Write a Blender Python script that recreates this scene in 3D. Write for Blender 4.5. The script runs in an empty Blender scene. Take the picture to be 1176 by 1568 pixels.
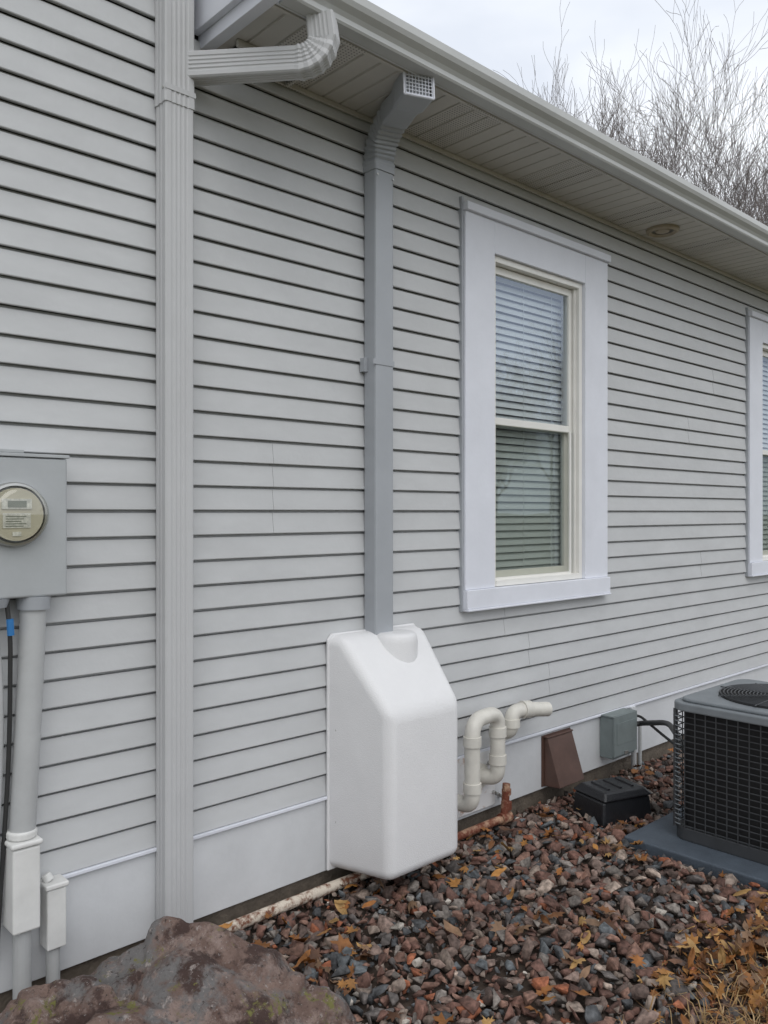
import bpy, bmesh, math, random
import numpy as np
from mathutils import Vector, Matrix, noise
random.seed(7); rng=np.random.default_rng(7)
scene=bpy.context.scene
R=math.radians
G=-.055   # ground level

# ------------------------------------------------------------------ materials
def mat(name,c,rough=.6,var=.12,scale=6,bump=0.0,bscale=80,metal=0,c2=None,spec=.5,detail=6,stretch=None,lo=.3,hi=.7):
    m=bpy.data.materials.new(name); m.use_nodes=True
    nt=m.node_tree; N=nt.nodes; L=nt.links; b=N['Principled BSDF']
    b.inputs['Roughness'].default_value=rough; b.inputs['Metallic'].default_value=metal
    b.inputs['Specular IOR Level'].default_value=spec
    tc=N.new('ShaderNodeTexCoord'); nz=N.new('ShaderNodeTexNoise')
    nz.inputs['Scale'].default_value=scale; nz.inputs['Detail'].default_value=detail; nz.inputs['Roughness'].default_value=.65
    src=tc.outputs['Object']
    if stretch:
        mp=N.new('ShaderNodeMapping'); mp.inputs['Scale'].default_value=stretch
        L.new(src,mp.inputs['Vector']); src=mp.outputs['Vector']
    L.new(src,nz.inputs['Vector'])
    rp=N.new('ShaderNodeValToRGB'); rp.color_ramp.elements[0].position=lo; rp.color_ramp.elements[1].position=hi
    c2=c2 or tuple(x*(1-var) for x in c); c1=tuple(min(1,x*(1+var*.4)) for x in c)
    rp.color_ramp.elements[0].color=(*c2,1); rp.color_ramp.elements[1].color=(*c1,1)
    L.new(nz.outputs['Fac'],rp.inputs['Fac']); L.new(rp.outputs['Color'],b.inputs['Base Color'])
    if bump>0:
        n2=N.new('ShaderNodeTexNoise'); n2.inputs['Scale'].default_value=bscale; n2.inputs['Detail'].default_value=4
        L.new(tc.outputs['Object'],n2.inputs['Vector'])
        bp=N.new('ShaderNodeBump'); bp.inputs['Strength'].default_value=bump; bp.inputs['Distance'].default_value=.01
        L.new(n2.outputs['Fac'],bp.inputs['Height']); L.new(bp.outputs['Normal'],b.inputs['Normal'])
    return m

M_side=mat('vinyl_siding_gray',(.545,.555,.560),.68,.09,2.2,.12,30,stretch=(1,1,2.5),spec=.25)
M_trim=mat('white_trim_paint',(.74,.76,.82),.55,.07,3,.05,60,spec=.35)
M_skirt=mat('skirt_board_paint',(.66,.675,.69),.55,.14,2,.08,40,spec=.35)
M_plate=mat('stained_wall_plate',(.66,.66,.66),.6,.1,7,.1,40,c2=(.36,.20,.12),lo=.34,hi=.44)
M_vinylw=mat('window_vinyl',(.80,.79,.75),.4,.06,5)
M_down=mat('downspout_paint',(.53,.535,.54),.5,.06,3,.05,20,spec=.4)
M_duct=mat('vent_duct_paint',(.37,.39,.415),.4,.07,4,.06,20)
M_gut=mat('gutter_paint',(.52,.53,.52),.35,.1,2,.04,15)
M_fan=mat('white_plastic_cover',(.76,.76,.765),.42,.04,4,.25,220)
M_pvc=mat('pvc_pipe',(.68,.66,.60),.4,.16,9)
M_meterbox=mat('meter_box_paint',(.42,.44,.45),.45,.08,5,.05,40)
M_conduit=mat('pvc_conduit',(.46,.47,.47),.45,.10,7)
M_white=mat('white_fitting',(.72,.72,.70),.45,.1,9)
M_dark=mat('dark_void',(.02,.02,.02),.8,.3,5)
M_rust=mat('rusty_pipe_paint',(.60,.53,.44),.7,.1,20,.5,90,c2=(.16,.06,.03),lo=.42,hi=.55)
M_rust2=mat('rust',(.46,.30,.20),.8,.1,18,.6,90,c2=(.15,.04,.02),lo=.45,hi=.65)
M_brown=mat('brown_vent_paint',(.105,.058,.045),.5,.25,10)
M_found=mat('foundation_concrete',(.17,.14,.11),.9,.4,12,.6,60)
M_disc=mat('disconnect_box_paint',(.20,.235,.235),.5,.15,8)
M_acg=mat('ac_cabinet_paint',(.20,.22,.235),.45,.15,8)
M_acd=mat('ac_wire_guard',(.05,.053,.057),.45,.2,8)
M_acfin=mat('ac_coil_fins',(.010,.010,.011),.7,.3,40)
M_pad=mat('ac_pad_plastic',(.075,.095,.12),.7,.2,9,.3,90)
M_blk=mat('black_plastic',(.017,.018,.021),.35,.25,15,.2,90)
M_slat=mat('blind_slat',(.84,.86,.83),.5,.05,4)
M_room=mat('room_interior',(.30,.30,.28),.9,.2,3)
M_cable=mat('cable_black',(.03,.03,.03),.5,.1,10)
M_blue=mat('cable_tag_blue',(.03,.18,.45),.5,.1,10)
M_roof=mat('asphalt_shingles',(.09,.085,.08),.9,.3,30,.5,60)
M_face=mat('meter_face',(.50,.47,.36),.5,.08,12)
M_lcd=mat('meter_display',(.16,.18,.14),.3,.1,30)
M_label=mat('meter_label',(.66,.66,.6),.5,.4,90)
M_met=mat('meter_ring_metal',(.50,.50,.48),.3,.1,12,metal=.8)
M_bark=mat('bark',(.19,.165,.155),.9,.3,4)
M_dirt=mat('gravel_bed_soil',(.055,.038,.028),.95,.5,14,.8,40)
M_light=mat('soffit_light_trim',(.40,.34,.25),.5,.2,12)
M_light2=mat('soffit_light_lens',(.16,.15,.13),.3,.2,12)

def soffit_mat():
    m=mat('soffit_vinyl',(.56,.54,.50),.6,.08,3)
    nt=m.node_tree;N=nt.nodes;L=nt.links;b=N['Principled BSDF']
    col=b.inputs['Base Color'].links[0].from_socket
    tc=N.new('ShaderNodeTexCoord'); sx=N.new('ShaderNodeSeparateXYZ'); L.new(tc.outputs['Object'],sx.inputs[0])
    def mth(op,a,bv=None):
        n=N.new('ShaderNodeMath'); n.operation=op
        if hasattr(a,'links'): L.new(a,n.inputs[0])
        else: n.inputs[0].default_value=a
        if bv is not None:
            if hasattr(bv,'links'): L.new(bv,n.inputs[1])
            else: n.inputs[1].default_value=bv
        return n.outputs[0]
    def cell(o,p):
        f=mth('FRACT',mth('DIVIDE',o,p)); return mth('POWER',mth('MULTIPLY',mth('SUBTRACT',f,.5),p),2)
    d=mth('ADD',cell(sx.outputs[0],.016),cell(sx.outputs[1],.016))
    hole=mth('LESS_THAN',d,.0035**2)
    fx=mth('FRACT',mth('DIVIDE',mth('SUBTRACT',sx.outputs[0],.19),.90)); pan=mth('LESS_THAN',fx,.32)
    fac=mth('MULTIPLY',mth('MULTIPLY',hole,pan),.8)
    mx=N.new('ShaderNodeMix'); mx.data_type='RGBA'
    L.new(fac,mx.inputs[0]); L.new(col,mx.inputs[6]); mx.inputs[7].default_value=(.03,.03,.03,1)
    L.new(mx.outputs[2],b.inputs['Base Color']); return m
M_soff=soffit_mat()

def glass_mat(name,fac,col,tr):
    m=bpy.data.materials.new(name); m.use_nodes=True; nt=m.node_tree;N=nt.nodes;L=nt.links
    N.remove(N['Principled BSDF']); o=N['Material Output']
    g=N.new('ShaderNodeBsdfGlossy'); g.inputs['Roughness'].default_value=.015; g.inputs['Color'].default_value=(*col,1)
    t=N.new('ShaderNodeBsdfTransparent'); t.inputs['Color'].default_value=(*tr,1)
    mx=N.new('ShaderNodeMixShader'); mx.inputs[0].default_value=fac
    tc=N.new('ShaderNodeTexCoord'); nz=N.new('ShaderNodeTexNoise'); nz.inputs['Scale'].default_value=1.6
    bp=N.new('ShaderNodeBump'); bp.inputs['Strength'].default_value=.10; bp.inputs['Distance'].default_value=.02
    L.new(tc.outputs['Object'],nz.inputs['Vector']); L.new(nz.outputs['Fac'],bp.inputs['Height']); L.new(bp.outputs['Normal'],g.inputs['Normal'])
    L.new(t.outputs[0],mx.inputs[1]); L.new(g.outputs[0],mx.inputs[2]); L.new(mx.outputs[0],o.inputs[0]); return m
M_glass=glass_mat('window_glass',.20,(.66,.76,.95),(.84,.87,.88))
M_dome=glass_mat('meter_glass',.10,(.9,.9,.9),(.93,.93,.9))
M_screen=glass_mat('insect_screen',.0,(1,1,1),(.76,.77,.73))

def vcol_mat(name,rough=.85,bump=.5,bscale=90,noisescale=45,amt=.45):
    m=bpy.data.materials.new(name); m.use_nodes=True; nt=m.node_tree;N=nt.nodes;L=nt.links;b=N['Principled BSDF']
    b.inputs['Roughness'].default_value=rough; b.inputs['Specular IOR Level'].default_value=.35
    a=N.new('ShaderNodeAttribute'); a.attribute_name='Col'
    tc=N.new('ShaderNodeTexCoord'); nz=N.new('ShaderNodeTexNoise'); nz.inputs['Scale'].default_value=noisescale; nz.inputs['Detail'].default_value=5
    mr=N.new('ShaderNodeMapRange'); mr.inputs[1].default_value=.3; mr.inputs[2].default_value=.7
    mr.inputs[3].default_value=1-amt; mr.inputs[4].default_value=1+amt
    L.new(tc.outputs['Object'],nz.inputs['Vector']); L.new(nz.outputs['Fac'],mr.inputs[0])
    v=N.new('ShaderNodeVectorMath'); v.operation='SCALE'
    L.new(a.outputs['Color'],v.inputs[0]); L.new(mr.outputs[0],v.inputs['Scale']); L.new(v.outputs[0],b.inputs['Base Color'])
    n2=N.new('ShaderNodeTexNoise'); n2.inputs['Scale'].default_value=bscale; n2.inputs['Detail'].default_value=5
    bp=N.new('ShaderNodeBump'); bp.inputs['Strength'].default_value=bump; bp.inputs['Distance'].default_value=.008
    L.new(tc.outputs['Object'],n2.inputs['Vector']); L.new(n2.outputs['Fac'],bp.inputs['Height']); L.new(bp.outputs['Normal'],b.inputs['Normal'])
    return m
M_rock=vcol_mat('gravel_stone',.8,.6,70,55,.5); M_leaf=vcol_mat('dead_leaf',.6,.2,60,25,.3); M_grass=vcol_mat('dry_grass_blade',.8,.1,60,8,.3)

# ------------------------------------------------------------------ helpers
def link(o,parent=None):
    scene.collection.objects.link(o)
    if parent: o.parent=parent
    return o
def empty(name):
    e=bpy.data.objects.new(name,None); e.empty_display_size=.2; scene.collection.objects.link(e); return e
class MB:
    def __init__(s): s.v=[]; s.f=[]; s.m=[]; s.mats=[]
    def mi(s,m):
        if m not in s.mats: s.mats.append(m)
        return s.mats.index(m)
    def box(s,x0,x1,y0,y1,z0,z1,m):
        s.hexa([(x0,y0,z0),(x1,y0,z0),(x1,y1,z0),(x0,y1,z0),(x0,y0,z1),(x1,y0,z1),(x1,y1,z1),(x0,y1,z1)],m)
    def hexa(s,p,m):
        b=len(s.v); s.v+=p
        s.f+=[(b,b+3,b+2,b+1),(b+4,b+5,b+6,b+7),(b,b+1,b+5,b+4),(b+1,b+2,b+6,b+5),(b+2,b+3,b+7,b+6),(b+3,b,b+4,b+7)]
        s.m+=[s.mi(m)]*6
    def face(s,p,m):
        b=len(s.v); s.v+=p; s.f.append(tuple(range(b,b+len(p)))); s.m.append(s.mi(m))
    def cyl(s,p0,p1,r0,r1,n,m,caps=True):
        p0=Vector(p0);p1=Vector(p1);T=(p1-p0).normalized()
        a=Vector((0,0,1)) if abs(T.z)<.9 else Vector((1,0,0)); S=T.cross(a).normalized(); U=S.cross(T)
        b=len(s.v)
        for p,r in((p0,r0),(p1,r1)):
            for i in range(n):
                t=2*math.pi*i/n; s.v.append(tuple(p+S*math.cos(t)*r+U*math.sin(t)*r))
        for i in range(n):
            j=(i+1)%n; s.f.append((b+i,b+j,b+n+j,b+n+i)); s.m.append(s.mi(m))
        if caps:
            s.f.append(tuple(b+i for i in range(n))); s.f.append(tuple(b+n+i for i in range(n))); s.m+=[s.mi(m)]*2
    def sweep(s,pts,prof,sides,m,scales=None,caps=True):
        pts=[Vector(p) for p in pts]; n=len(prof); b=len(s.v)
        for i,p in enumerate(pts):
            T=(pts[min(i+1,len(pts)-1)]-pts[max(i-1,0)]).normalized()
            sr=Vector(sides[i] if isinstance(sides,list) else sides); S=(sr-T*sr.dot(T)).normalized(); Nn=S.cross(T)
            k=scales[i] if scales else 1
            for a,c in prof: s.v.append(tuple(p+S*a*k+Nn*c*k))
        for i in range(len(pts)-1):
            for j in range(n):
                j2=(j+1)%n; s.f.append((b+i*n+j,b+i*n+j2,b+(i+1)*n+j2,b+(i+1)*n+j)); s.m.append(s.mi(m))
        if caps:
            s.f.append(tuple(b+j for j in range(n))); s.f.append(tuple(b+(len(pts)-1)*n+j for j in range(n))); s.m+=[s.mi(m)]*2
    def obj(s,name,parent=None,bevel=0,seg=2,smooth=False,ang=40):
        me=bpy.data.meshes.new(name); me.from_pydata(s.v,[],s.f)
        for m in s.mats: me.materials.append(m)
        me.polygons.foreach_set('material_index',s.m); me.update()
        bm=bmesh.new(); bm.from_mesh(me); bmesh.ops.recalc_face_normals(bm,faces=bm.faces); bm.to_mesh(me); bm.free()
        if smooth:
            me.polygons.foreach_set('use_smooth',[True]*len(me.polygons)); me.set_sharp_from_angle(angle=R(ang))
        o=bpy.data.objects.new(name,me); link(o,parent)
        if bevel>0:
            bv=o.modifiers.new('bevel','BEVEL'); bv.width=bevel; bv.segments=seg; bv.limit_method='ANGLE'
        return o
def circ(r,n=20): return [(r*math.cos(2*math.pi*i/n),r*math.sin(2*math.pi*i/n)) for i in range(n)]
def smoothpath(pts,rad=.05,k=6):
    pts=[Vector(p) for p in pts]; out=[pts[0]]
    for i in range(1,len(pts)-1):
        a,b,c=pts[i-1],pts[i],pts[i+1]; r=min(rad,(a-b).length*.49,(c-b).length*.49)
        p0=b+(a-b).normalized()*r; p1=b+(c-b).normalized()*r
        for j in range(k+1):
            t=j/k; out.append(p0*(1-t)**2+b*2*t*(1-t)+p1*t*t)
    out.append(pts[-1]); return out
def rib_rect(w,d,nr=4,rd=.003,ribs_side=2):
    P=[]
    def edge(a,b,nrm,n):
        a=Vector(a);b=Vector(b);nn=Vector(nrm); P.append(tuple(a))
        if n:
            for i in range(n):
                for t,o in((.15+.7*(i+.05)/n,0),(.15+.7*(i+.25)/n,-rd),(.15+.7*(i+.60)/n,-rd),(.15+.7*(i+.8)/n,0)):
                    P.append(tuple(a.lerp(b,t)+nn*o))
    c=.006; hw=w/2;hd=d/2
    edge((-hw+c,hd),(hw-c,hd),(0,1),nr); P.append((hw-c,hd))
    edge((hw,hd-c),(hw,-hd+c),(1,0),ribs_side); P.append((hw,-hd+c))
    edge((hw-c,-hd),(-hw+c,-hd),(0,-1),nr); P.append((-hw+c,-hd))
    edge((-hw,-hd+c),(-hw,hd-c),(-1,0),ribs_side); P.append((-hw,hd-c))
    return P

# ================================================================== HOUSE
house=empty('gray_siding_house')
CO=.1013; Z0=.415; XL=-6.0; XJ=1.76; XR=14.0; ZS=3.62
wins=[(3.354,4.747,1.185,3.385),(6.90,8.29,1.185,3.385)]
b=MB()
def lap(b,x0,x1,z,off):
    zt=z+CO
    pr=[(.000,z-.002),(-.018,z-.004),(-.0200,z-.001),(-.0195,z+.003),(-.0080,zt-.0150),(.009,zt-.0135),(.009,zt-.002)]
    pr=[(y-off,zz) for y,zz in pr]
    for i in range(len(pr)-1):
        (ya,za),(yb,zb)=pr[i],pr[i+1]
        b.face([(x0,ya,za),(x1,ya,za),(x1,yb,zb),(x0,yb,zb)],M_side)
def intervals(z,x0,x1):
    iv=[(x0,x1)]
    for w in wins:
        if z+CO>w[2]+.06 and z<w[3]-.06:
            out=[]
            for a,c in iv:
                l,r=w[0]+.05,w[1]-.05
                if l<c and r>a: out+= [(a,l),(r,c)]
                else: out.append((a,c))
            iv=out
    return iv
seams={7:[2.12],6:[2.12,9.2],2:[3.95,5.0,8.8],3:[3.72,5.12,9.6],1:[4.15,7.4],4:[6.1],9:[5.9,9.9],12:[9.0],10:[-1.4],5:[-2.0,10.4],11:[6.3]}
k=0; z=Z0
while z<6.4:
    pk=k//2; rngs=[(XL,XR)] if z<ZS else [(XL,XJ-.05)]
    jit=random.uniform(-.0006,.0006)
    for (A,B) in rngs:
        for a,c in intervals(z,A,B):
            cuts=[a]+[q for q in seams.get(pk,[]) if a+.1<q<c-.1]+[c]
            for i in range(len(cuts)-1):
                lap(b,cuts[i],cuts[i+1]-(.0005 if i<len(cuts)-2 else 0),z+jit,(i%2)*.0009)
    z+=CO; k+=1
b.obj('siding',house)
b=MB(); T0,T1=.012,.12
def wallseg(x0,x1,z0,z1): b.box(x0,x1,T0,T1,z0,z1,M_dark)
op=[(3.60,4.49,1.30,3.16),(7.15,8.04,1.30,3.16)]
xs=[XL,op[0][0],op[0][1],op[1][0],op[1][1],XR]
wallseg(xs[0],xs[1],.05,3.62);wallseg(xs[2],xs[3],.05,3.62);wallseg(xs[4],xs[5],.05,3.62)
for o_ in op: wallseg(o_[0],o_[1],.05,o_[2]); wallseg(o_[0],o_[1],o_[3],3.62)
wallseg(XL,XJ,3.62,6.4)
b.obj('wall_sheathing',house)
b=MB()
b.box(XL,XL+.12,.13,8,.05,6.4,M_side); b.box(XR-.12,XR,.13,8,.05,3.6,M_side); b.box(XL,XR,7.9,8.0,.05,3.6,M_side)
b.box(XJ-.12,XJ,.13,8,3.62,6.4,M_side); b.box(XL,XJ,7.88,7.895,3.6,6.4,M_side)
b.box(XL+.13,XR-.13,.125,7.85,3.5,3.58,M_room); b.box(XL+.13,XR-.13,.125,7.85,.1,.2,M_room)
b.box(3.0,8.6,2.4,2.45,.21,3.49,M_room)
b.obj('house_shell',house)
b=MB()
b.face([(XJ,-.50,3.72),(XR+.4,-.50,3.72),(XR+.4,4,5.0),(XJ,4,5.0)],M_roof)
b.face([(XJ,8.5,3.72),(XR+.4,8.5,3.72),(XR+.4,4,5.0),(XJ,4,5.0)],M_roof)
b.face([(XR-.01,-.0,3.6),(XR-.01,8,3.6),(XR-.01,4,4.98)],M_side)
b.box(XL-.3,XJ+.3,-.4,8.4,6.4,6.55,M_roof)
b.obj('roof',house)
b=MB(); b.box(XL,XR,-.012,.011,.062,Z0-.014,M_skirt); b.obj('skirt_board',house,bevel=.002)
b=MB(); b.box(XL,XR,-.030,-.0125,Z0-.019,Z0-.006,M_trim); b.obj('skirt_drip_cap',house,bevel=.002)
b=MB(); b.box(XL,XR,.02,.12,-.3,.05,M_found); b.obj('foundation',house)

def window(w,o_,idx):
    x0,x1,z0,z1=w; a,c,d,e=o_
    b=MB(); ft=-.045
    b.box(x0,a,ft,.01,z0+.115,z1-.045,M_trim)
    b.box(c,x1,ft,.01,z0+.115,z1-.045,M_trim)
    b.box(a+.0,c-.0,ft,.01,e,z1-.045,M_trim)
    b.box(x0-.006,x1+.006,ft-.022,.01,z1-.044,z1,M_trim)
    b.box(x0-.004,x1+.004,ft-.018,.01,z0+.012,z0+.114,M_trim)
    b.box(x0-.004,x1+.004,ft-.026,.01,z0+.0,z0+.0115,M_trim)
    b.box(a,c,.0,.10,d-.03,d+.0,M_vinylw)
    b.obj('window_casing_%d'%idx,house,bevel=.003)
    b=MB(); b.box(x0-.016,x0-.001,-.032,.008,z0,z1+.03,M_duct); b.box(x1+.001,x1+.014,-.030,.008,z0,z1-.05,M_duct)
    b.obj('window_j_channel_%d'%idx,house)
    b=MB()
    f=.035; yf=-.022
    b.box(a+.001,a+f,yf,.115,d+.001,e-.001,M_vinylw); b.box(c-f,c-.001,yf,.115,d+.001,e-.001,M_vinylw)
    b.box(a+f,c-f,yf,.115,e-f,e-.002,M_vinylw); b.box(a+f,c-f,yf-.006,.115,d+.002,d+f,M_vinylw)
    b.box(c-f-.014,c-f-.0005,.002,.020,d+f,e-f,M_vinylw); b.box(a+f+.0005,a+f+.014,.002,.020,d+f,e-f,M_vinylw)
    zm=(d+e)/2+.01
    def sash(y0,y1,zb,zt,s=.042):
        l=a+f+.004;r=c-f-.004
        b.box(l,l+s,y0,y1,zb,zt,M_vinylw); b.box(r-s,r,y0,y1,zb,zt,M_vinylw)
        b.box(l+s,r-s,y0,y1,zb,zb+s,M_vinylw); b.box(l+s,r-s,y0,y1,zt-s,zt,M_vinylw)
        return l+s,r-s,zb+s,zt-s
    g1=sash(.024,.052,zm-.022,e-f-.004); g2=sash(.058,.086,d+f+.004,zm+.022)
    b.obj('window_sash_frame_%d'%idx,house,bevel=.002)
    b=MB()
    for g,y in((g1,.038),(g2,.072)): b.face([(g[0]-.004,y,g[2]-.004),(g[1]+.004,y,g[2]-.004),(g[1]+.004,y,g[3]+.004),(g[0]-.004,y,g[3]+.004)],M_glass)
    b.obj('window_glass_%d'%idx,house)
    b=MB(); b.face([(a+f,.006,d+f),(c-f-.06,.006,d+f),(c-f-.06,.006,zm-.02),(a+f,.006,zm-.02)],M_screen)
    b.box(c-f-.075,c-f-.055,-.002,.012,d+f,zm-.02,M_vinylw); b.box(a+f,c-f-.076,-.002,.012,d+f,d+f+.014,M_vinylw)
    b.obj('window_insect_screen_%d'%idx,house)
    b=MB(); z=d+.03
    while z<e-.03:
        q=random.uniform(-.0015,.0015)
        pr=[(.103,-.0215),(.106,-.011),(.111,.000),(.117,.0100),(.125,.0185)]
        for (ya,za),(yb,zb) in zip(pr[:-1],pr[1:]):
            b.face([(a+.03,ya,z+za+q),(c-.03,ya,z+za),(c-.03,yb,z+zb),(a+.03,yb,z+zb+q)],M_slat)
        z+=.043
    for xc in (a+.16,(a+c)/2,c-.16): b.box(xc-.001,xc+.001,.096,.098,d+.03,e-.03,M_slat)
    b.obj('window_blinds_%d'%idx,house,smooth=True)
for i,(w,o_) in enumerate(zip(wins,op)): window(w,o_,i+1)

b=MB(); x=XJ+.03
YS=-.47
while x<XR+.3:
    w=.1; 
    b.face([(x,.012,ZS),(x+w-.014,.012,ZS),(x+w-.014,YS,ZS),(x,YS,ZS)],M_soff)
    b.face([(x+w-.014,.012,ZS),(x+w-.010,.012,ZS+.008),(x+w-.010,YS,ZS+.008),(x+w-.014,YS,ZS)],M_soff)
    b.face([(x+w-.010,.012,ZS+.008),(x+w-.004,.012,ZS+.008),(x+w-.004,YS,ZS+.008),(x+w-.010,YS,ZS+.008)],M_soff)
    b.face([(x+w-.004,.012,ZS+.008),(x+w,.012,ZS),(x+w,YS,ZS),(x+w-.004,YS,ZS+.008)],M_soff)
    x+=w
b.obj('soffit',house)
b=MB(); b.box(XJ+.03,XR,-.036,-.0215,ZS-.022,ZS-.001,M_soff); b.box(XJ+.05,XR,-.46,-.44,ZS-.012,ZS-.001,M_soff)
b.obj('soffit_f_channel',house,bevel=.002)
b=MB()
b.box(XJ+.0,XJ+.05,-.60,.005,ZS-.010,4.05,M_trim); b.box(XJ-.03,XJ-.001,-.615,.0,ZS+.045,4.10,M_trim)
b.box(XJ+.05,XR+.35,-.475,-.4705,ZS-.012,3.73,M_trim)
b.obj('fascia',house,bevel=.003)
b=MB(); b.box(1.86,2.16,-.155,-.06,ZS-.022,ZS-.004,M_dark)
b.box(1.84,2.18,-.17,-.156,ZS-.03,ZS-.002,M_soff)
b.box(2.165,2.185,-.155,-.04,ZS-.03,ZS-.002,M_soff)
b.obj('soffit_gap',house)
gp=[(-.476,3.725),(-.476,3.612),(-.535,3.612),(-.541,3.620),(-.541,3.640),(-.552,3.655),(-.574,3.672),(-.583,3.690),(-.583,3.722),(-.574,3.726),(-.566,3.719),(-.570,3.714),(-.572,3.690),(-.566,3.682),(-.545,3.666),(-.532,3.650),(-.532,3.622),(-.484,3.622),(-.484,3.725)]
b=MB(); n=len(gp)
for y,zz in gp: b.v.append((XJ+.06,y,zz))
for y,zz in gp: b.v.append((XR+.35,y,zz))
for j in range(n): b.f.append((j,(j+1)%n,n+(j+1)%n,n+j)); b.m.append(b.mi(M_gut))
b.f.append(tuple(range(n))); b.m.append(0)
b.obj('gutter',house)
b=MB(); cx,cy=5.17,-.20
prev=None
prof=[(.108,0),(.106,-.016),(.088,-.026),(.072,-.012),(.062,-.003),(.050,-.004),(.044,-.016),(.0,-.022)]
nn=28
for q,(r,dz) in enumerate(prof):
    ring=[(cx+r*math.cos(2*math.pi*i/nn),cy+r*math.sin(2*math.pi*i/nn),ZS-.001+dz) for i in range(nn)]
    if prev:
        for i in range(nn): b.face([prev[i],prev[(i+1)%nn],ring[(i+1)%nn],ring[i]],M_light2 if 4<=q<=5 else M_light)
    prev=ring
b.obj('soffit_light',house)

# ================================================================== DOWNSPOUT
dsp=empty('downspout'); DX=1.618; DY=-.062
b=MB(); pf=rib_rect(.122,.085)
b.sweep([(DX,DY,.055),(DX,DY,3.33)],pf,(1,0,0),M_down)
b.obj('lower_pipe',dsp)
b=MB(); b.sweep([(DX,DY,3.30),(DX,DY,3.325),(DX,DY,3.40),(DX,DY,6.35)],rib_rect(.128,.090),(1,0,0),M_down,scales=[1.03,1.03,1.0,.98]); b.obj('upper_pipe',dsp)
b=MB()
b.box(DX-.066,DX+.066,DY-.0480,DY-.0462,3.345,3.365,M_down)
for sx in(-1,1): b.cyl((DX+sx*.064,DY-.03,3.352),(DX+sx*.069,DY-.03,3.352),.006,.005,8,M_met)
b.obj('pipe_band',dsp)
b=MB()
d=Vector((.29,-.40,0)).normalized(); S=Vector((-d.y,d.x,0))
path=smoothpath([(1.665,-.055,3.475),(1.99,-.50,3.450),(2.03,-.515,3.622)],.13,11)
path[-1]=Vector((1.995,-.508,3.622))
sc=[1]+[ (1.04 if i%2 else .95) for i in range(len(path)-2)]+[1]
b.sweep(path,rib_rect(.082,.105,3,.003,4),tuple(S),M_down,scales=sc); b.obj('gutter_elbow',dsp)

# ================================================================== VENT DUCT
vd=empty('radon_vent_duct'); VX,VY=2.705,-.062
b=MB()
def plain_rect(w,d,c=.010): 
    hw,hd=w/2,d/2; k=c*.3
    return [(-hw+c,hd),(hw-c,hd),(hw-k,hd-k),(hw,hd-c),(hw,-hd+c),(hw-k,-hd+k),(hw-c,-hd),(-hw+c,-hd),(-hw+k,-hd+k),(-hw,-hd+c),(-hw,hd-c),(-hw+k,hd-k)]
b.sweep([(VX,VY,1.10),(VX,VY,3.39)],plain_rect(.118,.088),(1,0,0),M_duct); b.obj('vertical_duct',vd,)
b=MB()
A0=Vector((VX,VY,3.345)); P=[A0,A0+Vector((0,0,.03))]
c0=P[-1]; c1=Vector((VX-.002,VY-.004,3.515)); c2=Vector((VX-.05,VY-.16,3.552)); c3=Vector((2.585,-.405,3.565))
for j in range(1,18):
    t=j/17; P.append(c0*(1-t)**2+c1*2*t*(1-t)+c2*t*t)
P+= [c2.lerp(c3,.4),c3]
sd=[Vector((1,0,0)).lerp(Vector((.95,-.30,0)),i/(len(P)-1)) for i in range(len(P))]
sc=[1.09,1.09]+[(1.12 if j%2 else .99) for j in range(1,18)]+[1.06,1.06]
b.sweep(P,plain_rect(.118,.092),[tuple(q) for q in sd],M_duct,scales=sc); b.obj('duct_elbow',vd)
b=MB()
T=(P[-1]-P[-2]).normalized(); e0=P[-1]-T*.05; e1=P[-1]+T*.085
b.sweep([e0,e0+T*.02,e1-T*.0,],plain_rect(.132,.106,.012),tuple(sd[-1]),M_duct,scales=[1.03,1.09,1.10],caps=False)
b.obj('duct_hood',vd)
b=MB(); S_=(sd[-1]-T*sd[-1].dot(T)).normalized(); Nn=S_.cross(T)
gc=e1-T*.004
b2=lambda a1,c1,a2,c2: b.cyl(gc+S_*a1+Nn*c1,gc+S_*a2+Nn*c2,.0022,.0022,5,M_trim)
for i in range(9): b2(-.062+i*.0155,-.05,-.062+i*.0155,.05)
for i in range(7): b2(-.064,-.048+i*.016,.064,-.048+i*.016)
for q in(-1,1):
    b.cyl(gc+S_*.070*q-Nn*.055,gc+S_*.070*q+Nn*.055,.005,.005,6,M_trim); b.cyl(gc-S_*.070+Nn*.055*q,gc+S_*.070+Nn*.055*q,.005,.005,6,M_trim)
b.sweep([gc-T*.03,gc-T*.031],plain_rect(.12,.098),tuple(sd[-1]),M_duct)
b.obj('end_grille',vd)
b=MB(); b.box(VX-.078,VX+.06,VY-.047,VY-.0445,2.42,2.445,M_duct); b.box(VX-.082,VX-.0605,-.05,-.018,2.39,2.455,M_duct)
for sx in(-1,1): b.cyl((VX+sx*.05,VY-.046,3.32),(VX+sx*.05,VY-.050,3.32),.005,.005,8,M_met)
b.obj('duct_strap',vd)

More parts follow.
